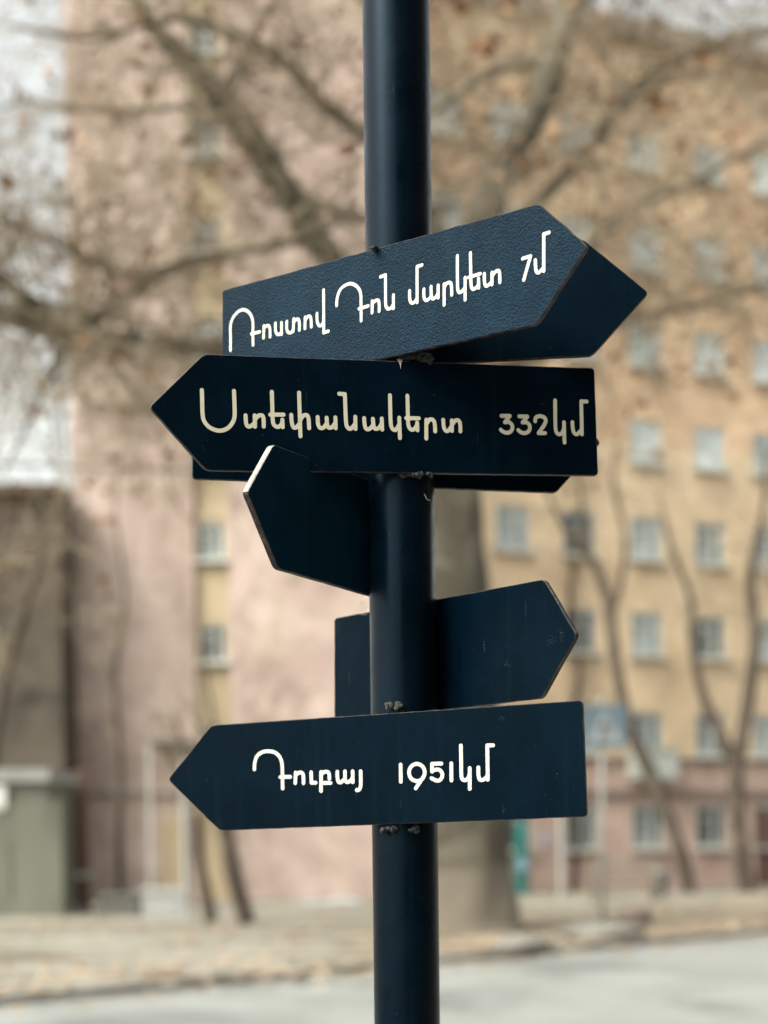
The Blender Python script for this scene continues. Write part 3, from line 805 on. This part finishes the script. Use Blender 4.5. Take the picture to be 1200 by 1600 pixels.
def sprout(mb, start, d, length, r, depth, tips, rng, sides=5, droop=.15):
    n = 4 if depth > 1 else 3
    pts, rad = [start], [r]
    p, dd = start.copy(), d.normalized()
    for k in range(n):
        dd = (dd + Vector((rng.gauss(0, .16), rng.gauss(0, .16), rng.gauss(0, .14) + .05 - droop * .3))).normalized()
        p = p + dd * (length / n)
        pts.append(p.copy()); rad.append(r * (1 - .72 * (k + 1) / n))
    mb.tube(pts, rad, sides if r > .02 else (4 if r > .011 else 3), caps=False)
    if depth > 0:
        for j in range(rng.randint(3, 5)):
            k = rng.randint(1, n)
            q = pts[k]
            ax = Vector((rng.gauss(0, 1), rng.gauss(0, 1), rng.gauss(0, 1))).normalized()
            nd = (dd * .75 + ax * .75).normalized()
            sprout(mb, q, nd, length * rng.uniform(.42, .68), max(rad[k] * .62, .0065), depth - 1, tips, rng, sides, droop)
    else:
        tips.append((pts[-1].copy(), dd)); tips.append((pts[-2].copy(), dd))

rng = random.Random(21)
Yt = 26.0
base = ground_at(712, 1452, 0.1)
plane = thing('plane_tree', (base.x, base.y, .1), 'big old plane tree with thick whitewashed trunk and bare spreading limbs', 'tree')
tb = MB()
limb(tb, [(716, 1462, Yt, 112), (714, 1440, Yt, 100), (712, 1380, Yt, 92), (708, 1290, Yt, 86), (700, 1100, Yt, 78), (690, 920, Yt, 73), (684, 800, Yt, 68), (680, 690, Yt, 64), (672, 600, Yt, 52)], 28, 6, .12)
L = []
L.append(limb(tb, [(668, 660, 26, 46), (600, 520, 26, 27), (500, 385, 25.6, 21), (430, 275, 25.2, 20), (335, 145, 24.7, 18), (235, 35, 24.2, 14), (165, -70, 24, 13), (60, -220, 24, 8)]))
L.append(limb(tb, [(690, 690, 26, 46), (725, 480, 26, 34), (760, 325, 26, 27), (815, 215, 26, 25), (852, 140, 26, 24), (880, 40, 26, 20), (900, -90, 26, 15), (910, -260, 26, 8)]))
L.append(limb(tb, [(660, 640, 26, 30), (520, 560, 25, 17), (350, 545, 24.4, 14), (230, 538, 24, 15), (110, 520, 23.6, 15), (20, 498, 23.2, 15), (-90, 470, 23, 10), (-250, 440, 22.6, 6)]))
L.append(limb(tb, [(100, 525, 23.6, 13), (180, 482, 23.8, 11), (270, 418, 24, 10), (370, 395, 24.3, 8), (480, 372, 24.6, 6), (560, 330, 25, 3)], 8))
L.append(limb(tb, [(560, 205, 25.4, 13), (500, 160, 25.2, 11), (440, 95, 25, 9), (370, 55, 24.8, 7), (260, 30, 24.6, 5), (150, 60, 24.5, 4), (20, 40, 24.4, 3)], 8))
L.append(limb(tb, [(700, 420, 26, 16), (620, 260, 25.7, 14), (560, 203, 25.4, 13)], 8))
L.append(limb(tb, [(348, 150, 24.7, 11), (372, 110, 24.8, 8), (400, 55, 24.9, 6), (432, -10, 25, 5), (450, -90, 25, 3)], 8))
L.append(limb(tb, [(-20, 335, 23.2, 6), (50, 362, 23.3, 7), (110, 388, 23.5, 7), (190, 430, 23.7, 7), (262, 420, 24, 8)], 8))
L.append(limb(tb, [(-40, 420, 23, 9), (30, 455, 23.2, 10), (100, 518, 23.5, 12)], 8))
L.append(limb(tb, [(560, 340, 25.7, 8), (470, 300, 25.4, 6), (370, 175, 25, 5), (170, 175, 24.8, 4), (40, 160, 24.6, 3), (-60, 190, 24.5, 2)], 8))
L.append(limb(tb, [(640, 190, 26, 5), (690, 165, 26, 7), (770, 110, 26.2, 8), (850, 92, 26, 10)], 8))
L.append(limb(tb, [(735, 440, 26, 20), (830, 330, 26.4, 11), (930, 220, 26.8, 8), (1000, 130, 27, 9), (1090, 80, 27.2, 7), (1210, 45, 27.4, 5), (1340, 0, 27.6, 3)], 8))
L.append(limb(tb, [(720, 520, 26, 20), (860, 440, 25, 8), (980, 330, 24.4, 6), (1090, 280, 24, 5), (1230, 200, 23.6, 4)], 8))
L.append(limb(tb, [(700, 600, 26, 20), (840, 560, 27, 7), (980, 500, 28, 6), (1120, 470, 28.5, 5), (1260, 420, 29, 3)], 8))
L.append(limb(tb, [(890, 20, 26, 12), (960, -40, 25.6, 9), (1080, -80, 25.2, 7), (1240, -140, 25, 4)], 8))
L.append(limb(tb, [(640, 620, 26, 20), (480, 640, 26.5, 5), (340, 600, 27, 4), (220, 640, 27.2, 3), (120, 620, 27.4, 2)], 8))
L.append(limb(tb, [(120, 524, 23.6, 7), (80, 590, 23.4, 5), (45, 660, 23.2, 4), (5, 740, 23, 2)], 8))
tb.build('trunk', M['plane_bark'], plane, smooth=True)
cb, tips = MB(), []
for li, path in enumerate(L):
    nsp = [58, 66, 66, 36, 44, 10, 24, 44, 36, 46, 24, 70, 66, 66, 40, 36, 22][li]
    n0 = int(len(path) * .3) if li < 3 or li > 10 else 0
    for k in range(nsp):
        p, r = path[rng.randrange(n0, len(path))]
        d = Vector((rng.gauss(0, 1), rng.gauss(0, .8), rng.gauss(.1, .75)))
        sprout(cb, p, d, rng.uniform(1.5, 3.2), min(r * .45, .04) * rng.uniform(.5, 1), 2, tips, rng)
cb.build('twigs', M['twig'], plane)
lb = MB()
random.seed(5)
for p, d in tips:
    # leaves cling in clumps: thick on the right, thin on the left
    k = .055 if p.x > .5 else .04
    if noise.noise(p * .55) < -.1: k *= .4
    if random.random() < k:
        for j in range(random.randint(1, 3)):
            leaf(lb, p + Vector((random.gauss(0, .12), random.gauss(0, .12), random.gauss(-.05, .12))), random.uniform(.10, .2))
for x, y, s in [(762, 72, .24), (770, 60, .16), (1093, 85, .24), (1103, 92, .16), (1026, 160, .24), (1033, 172, .16), (545, 235, .2), (12, 285, .2), (135, 535, .2), (218, 105, .16), (720, 5, .24), (800, 5, .2), (745, 75, .16)]:
    for j in range(4): leaf(lb, at(x + random.uniform(-7, 7), y + random.uniform(-7, 7), 22), s)
lb.build('foliage', M['leaf'], plane)

def small_tree(label, stems, twig_from, ntw, seed, tl=(.8, 1.8), group=None, leaves=.0):
    x, y, Y, r = stems[0][0]
    b = at(x, y, Y)
    t = thing('bare_tree', (b.x, b.y, .1), label, 'tree', group)
    mb, rg = MB(), random.Random(seed)
    paths = [limb(mb, s, 9, 5, .15) for s in stems]
    mb.build('trunk', M['thin_bark'], t, smooth=True)
    cb, tp = MB(), []
    for pth in paths:
        for k in range(ntw):
            p, r = pth[rg.randrange(int(len(pth) * twig_from), len(pth))]
            sprout(cb, p, Vector((rg.gauss(0, 1), rg.gauss(0, .8), rg.gauss(.7, .5))), rg.uniform(*tl), min(r * .5, .03), 2, tp, rg)
    cb.build('twigs', M['twig'], t)
    return t
small_tree('bare tree with a crooked leaning trunk before the yellow block', [
    [(1078, 1402, 43, 13), (1066, 1340, 43, 11), (1042, 1272, 43, 11), (1015, 1205, 43, 12), (985, 1140, 43, 9), (966, 1060, 43, 9), (955, 980, 43, 9), (946, 925, 43, 8), (920, 870, 43, 6), (880, 820, 43, 4), (850, 760, 43, 2)],
    [(952, 965, 43, 7), (972, 900, 43, 5), (975, 830, 43, 4), (960, 760, 43, 3), (965, 680, 43, 2)]], .6, 9, 1)
small_tree('bare tree with a forked trunk before the right end of the yellow block', [
    [(1168, 1400, 43, 14), (1155, 1300, 43, 13), (1150, 1210, 43, 13), (1165, 1120, 43, 11), (1180, 1000, 43, 9), (1172, 900, 43, 8), (1192, 800, 43, 5), (1200, 700, 43, 3)],
    [(1150, 1215, 43, 10), (1128, 1150, 43, 9), (1100, 1090, 43, 8), (1082, 1010, 43, 7), (1078, 930, 43, 5), (1050, 860, 43, 4), (1030, 780, 43, 2)]], .55, 10, 2)
small_tree('bare tree with two dark stems against the foot of the pink wall', [
    [(386, 1442, 29, 15), (368, 1380, 29, 13), (356, 1320, 29, 13), (345, 1240, 29, 12), (338, 1170, 29, 6), (330, 1100, 29, 3), (318, 1030, 29, 1.5)],
    [(330, 1440, 29, 11), (318, 1380, 29, 9), (310, 1340, 29, 9), (304, 1270, 29, 6), (290, 1190, 29, 4), (270, 1110, 29, 2)]], .45, 7, 3)
small_tree('slender pale-barked bare tree standing close to the pink wall', [
    [(190, 1418, 37, 6), (186, 1320, 37, 5.5), (188, 1200, 37, 5), (180, 1060, 37, 4), (195, 930, 37, 3), (180, 800, 37, 2), (190, 700, 37, 1.5)]], .35, 12, 4)
small_tree('bare tree in front of the brown house above the garage', [
    [(-30, 1424, 35.5, 12), (-20, 1250, 35.5, 10), (0, 1100, 35.5, 9), (35, 960, 35.5, 8), (60, 880, 35.5, 5), (95, 780, 35.5, 3)]], .4, 14, 6)

small_tree('thin bare sapling between the blank right arrow and the forked tree', [
    [(892, 1404, 46, 5), (900, 1300, 46, 5), (885, 1180, 46, 5), (905, 1050, 46, 4), (890, 930, 46, 4), (910, 820, 46, 3), (900, 720, 46, 2)]], .3, 18, 8, (1.2, 2.6))
small_tree('thin bare sapling at the right edge behind the forked tree', [
    [(1225, 1404, 46, 8), (1222, 1280, 46, 7), (1230, 1130, 46, 6), (1215, 1000, 46, 5), (1228, 860, 46, 4), (1210, 740, 46, 3)]], .3, 22, 9, (1.4, 3.0))

# ------------------------------------------------------------------ street furniture and small things
M['galv'] = mottled('galvanised_steel', (.28, .285, .27), (.38, .385, .37), 4, .5, bmp=.1)
YS = 26.0
sc_ = at(945, 1135, YS)
sg = thing('pedestrian_sign', (sc_.x - .05, YS, .1), 'blue square crossing sign on a thin pale post', 'road sign')
mb = MB(); mb.tube([(sc_.x - .05, YS + .06, .1), (sc_.x - .05, YS + .06, sc_.z + .5)], [.04, .04], 14); mb.build('post', M['galv'], sg, smooth=True)
mb = MB(); h = .37
mb.box(sc_ + Vector((-h, -.012, -h)), (2 * h, 0, 0), (0, .024, 0), (0, 0, 2 * h)); mb.build('sign_panel', mottled('sign_blue', (.10, .14, .17), (.13, .175, .205), 3, .5, bmp=0), sg)
mb = MB(); mb.prism([sc_ + Vector((-h * .82, -.0135, -h * .72)), sc_ + Vector((h * .82, -.0135, -h * .72)), sc_ + Vector((0, -.0135, h * .78))], (0, -.002, 0)); mb.build('triangle_mark', mottled('faded_white', (.24, .27, .29), (.32, .35, .36), 4, .6, bmp=0), sg)
mb = MB(); dk = mottled('sign_black', (.02, .02, .022), (.03, .03, .032), 3, .5, bmp=0)
Q = lambda pts: mb.prism([sc_ + Vector((x * h, -.0165, z * h)) for x, z in pts], (0, -.002, 0))
Q([(-.07, .28), (-.02, .36), (.06, .34), (.08, .26), (.03, .2), (-.04, .2)]); Q([(-.10, .17), (.10, .17), (.09, -.15), (-.09, -.15)]); Q([(-.09, -.16), (.02, -.16), (-.18, -.62), (-.28, -.58)]); Q([(.03, -.16), (.09, -.16), (.27, -.55), (.18, -.62)])
Q([(-.11, .14), (-.11, .03), (-.3, -.12), (-.34, -.06)]); Q([(.11, .14), (.11, .03), (.26, -.1), (.3, -.04)])
mb.build('walker_mark', dk, sg)

def post_thing(name, label, cat, px, ytop, ybase, Y, r, mat, box=False):
    b = at(px, ybase, Y); t = at(px, ytop, Y)
    mb = MB(); z0 = .1
    mb.tube([(b.x, Y, z0), (b.x, Y, z0 + .06), (b.x, Y, z0 + .061), (b.x, Y, t.z - .05), (b.x, Y, t.z)], [r * 1.6, r * 1.6, r, r, r * .6], 14)
    return tag(mb.build(name, mat, smooth=False), label, cat)
post_thing('pale_post', 'pale grey upright post before the yellow block, nearest the teal pillar', 'post', 878, 1275, 1408, 39, .06, M['galv'])
post_thing('pale_post', 'white upright post beside the two-stemmed tree at the pink wall', 'post', 291, 1165, 1432, 31.5, .06, M['galv'])
# teal pillar with label panel
b = at(815, 1395, 44); t_ = at(815, 1282, 44)
teal = thing('teal_pillar', (b.x, 44, .1), 'teal painted metal pillar by the foot of the yellow block', 'pillar')
M['teal'] = mottled('teal_paint', (.02, .13, .12), (.035, .19, .17), 3, .5, bmp=0)
mb = MB(); mb.tube([(b.x, 44, .1), (b.x, 44, .25), (b.x, 44, .251), (b.x, 44, t_.z - .2), (b.x, 44, t_.z)], [.26, .26, .2, .2, .06], 18); mb.build('column', M['teal'], teal, smooth=False)
zc_ = at(815, 1350, 44).z
mb = MB(); mb.cbox((b.x, 43.79, zc_), .3, .02, .34); mb.build('plate', mottled('label_blue', (.16, .28, .38), (.22, .36, .46), 4, .5, bmp=0), teal)
# round plaque on the pink ground floor
q = on_plane(850, 1312, P47, OUT) + OUT * .03
mb = MB(); mb.tube([q, q + OUT * .04], [.27, .27], 24)
tag(mb.build('round_plaque', mottled('plaque', (.42, .38, .42), (.52, .48, .5), 4, .6, bmp=0)), 'small round pale plaque on the pink ground floor', 'plaque')
# bench and table-like slab
b = ground_at(975, 1412, .1)
bench = thing('park_bench', (b.x, b.y, .1), 'grey bench with a slatted back between the posts and the crooked tree', 'bench')
M['bench'] = mottled('bench_wood', (.20, .17, .14), (.28, .24, .2), 4, .8)
mb = MB()
for k in range(3): mb.cbox((b.x, b.y - .16 + k * .15, .56), 1.7, .12, .045)
mb.build('seat', M['bench'], bench)
mb = MB()
for k in range(3): mb.cbox((b.x, b.y + .25 + k * .02, .78 + k * .16), 1.7, .035, .11)
mb.build('backrest', M['bench'], bench)
for s in (-.7, .7):
    for dy in (-.14, .2):
        mb = MB(); mb.cbox((b.x + s, b.y + dy, .32), .07, .07, .43); mb.build('leg', M['bench'], bench)
    mb = MB(); mb.cbox((b.x + s, b.y + .315, .84), .06, .05, .6); mb.build('upright', M['bench'], bench)
# litter bin
b = ground_at(1032, 1402, .1)
bin_ = thing('litter_bin', (b.x, b.y, .1), 'dark round litter bin near the crooked tree', 'bin')
mb = MB(); mb.tube([(b.x, b.y, .16), (b.x, b.y, .2), (b.x, b.y, .78)], [.17, .2, .27], 16); mb.build('bucket', M['roof'], bin_)
mb = MB(); mb.tube([(b.x, b.y, .781), (b.x, b.y, .82)], [.29, .28], 16); mb.build('rim', M['galv'], bin_)
mb = MB(); mb.tube([(b.x, b.y, .1), (b.x, b.y, .158)], [.06, .06], 10); mb.build('foot', M['roof'], bin_)
# stones and slabs on the verge
M['stone'] = mottled('grey_stone', (.15, .145, .13), (.24, .23, .205), 4, .9, bmp=.6, bdist=.02)
for lab, px, py, rx, ry, rz, sd_ in [('flat grey stone slab lying among the leaves by the kerb', 938, 1466, .62, .4, .15, 1), ('small grey stone left of the flat slab', 812, 1483, .36, .26, .12, 4),
                                     ('dark lump of stone behind the flat slab', 992, 1443, .36, .25, .2, 7)]:
    g = ground_at(px, py, .1)
    mb = MB(); mb.blob(g + Vector((0, 0, rz * .55)), rx, ry, rz, rough=.5, seed=sd_, nu=16, nv=10)
    tag(mb.build('stone', M['stone'] if sd_ != 7 else M['ledge'], smooth=True), lab, 'stone')
# concrete blocks at the foot of the pink wall
for lab, x0, x1, y0, y1, Y, mt in [('dark weathered concrete block left of the pale one', 156, 214, 1396, 1432, 32.6, mottled('dark_concrete', (.09, .09, .08), (.15, .145, .13), 3, .9)),
                                   ('pale grey concrete block beside the white post', 222, 284, 1388, 1436, 31.6, mottled('pale_concrete', (.27, .28, .275), (.37, .38, .37), 3, .9))]:
    a, c = at(x0, y1, Y), at(x1, y0, Y)
    mb = MB(); mb.box((a.x, Y, .11), (c.x - a.x, 0, 0), (0, .7, 0), (0, 0, c.z - .21)); mb.box((a.x - .04, Y - .04, c.z - .098), (c.x - a.x + .08, 0, 0), (0, .78, 0), (0, 0, .1))
    tag(mb.build('concrete_block', mt), lab, 'block')
# sloping cellar hatch
g = at(468, 1434, 38); g2 = at(548, 1406, 38)
mb = MB(); mb.prism([(g.x, 38, .11), (g2.x + .2, 38, .11), (g2.x + .2, 38, g2.z * .8), (g2.x - .2, 38, g2.z)], (0, 1.4, 0))
tag(mb.build('cellar_hatch', mottled('bluish_sheet', (.34, .38, .40), (.44, .48, .49), 2, .7)), 'bluish sloping cellar hatch at the foot of the pink wall', 'hatch')
# gas pipe along the pink wall and canopy over the entrance
M['pipe'] = mottled('grey_pipe', (.18, .165, .15), (.26, .24, .22), 3, .6, bmp=0)
mb = MB(); za = at(180, 1241, YB).z
mb.tube([(xl + .2, YB - .15, za), (xl + .5 * (xr - xl), YB - .15, za), (xr - .2, YB - .15, za)], [.05] * 3, 10)
for k in range(6): mb.tube([(xl + .6 + k * 1.6, YB - .15, za), (xl + .6 + k * 1.6, YB + .01, za)], [.025, .025], 6)
mb.tube([(xl + .2, YB - .15, .1), (xl + .2, YB - .15, za)], [.05, .05], 10)
tag(mb.build('gas_pipe', M['pipe']), 'thin grey pipe running along the pink wall', 'pipe')
p = at(245, 1240, YB); can = thing('entrance_canopy', (at(268, 1240, YB).x, YB, .1), 'light metal entrance canopy on the pink wall below the yellow strip', 'canopy')
x0, x1, zt = at(240, 1170, YB).x, at(300, 1170, YB).x, at(240, 1165, YB).z
mb = MB(); mb.box((x0, YB - 1.3, zt), (x1 - x0, 0, 0), (0, 1.29, 0), (0, 0, .12)); mb.build('canopy_roof', M['pipe'], can)
for x in (x0 + .06, x1 - .06):
    mb = MB(); mb.tube([(x, YB - 1.24, .1), (x, YB - 1.24, zt)], [.04, .04], 10); mb.build('post', M['frame_white'], can)
mb = MB(); mb.box((x0 + .15, YB - .06, .12), (x1 - x0 - .3, 0, 0), (0, .055, 0), (0, 0, 2.2)); mb.build('door', M['band_yellow'], can)
# overhead cable
mb = MB()
A_, B_ = at(-900, 610, 30), at(668, 735, 26)
mb.tube([A_ + (B_ - A_) * (k / 24) - Vector((0, 0, .5 * (1 - (2 * k / 24 - 1) ** 2))) for k in range(25)], [.022] * 25, 6)
tag(mb.build('overhead_cable', M['roof']), 'thin black cable strung to the plane tree', 'cable')
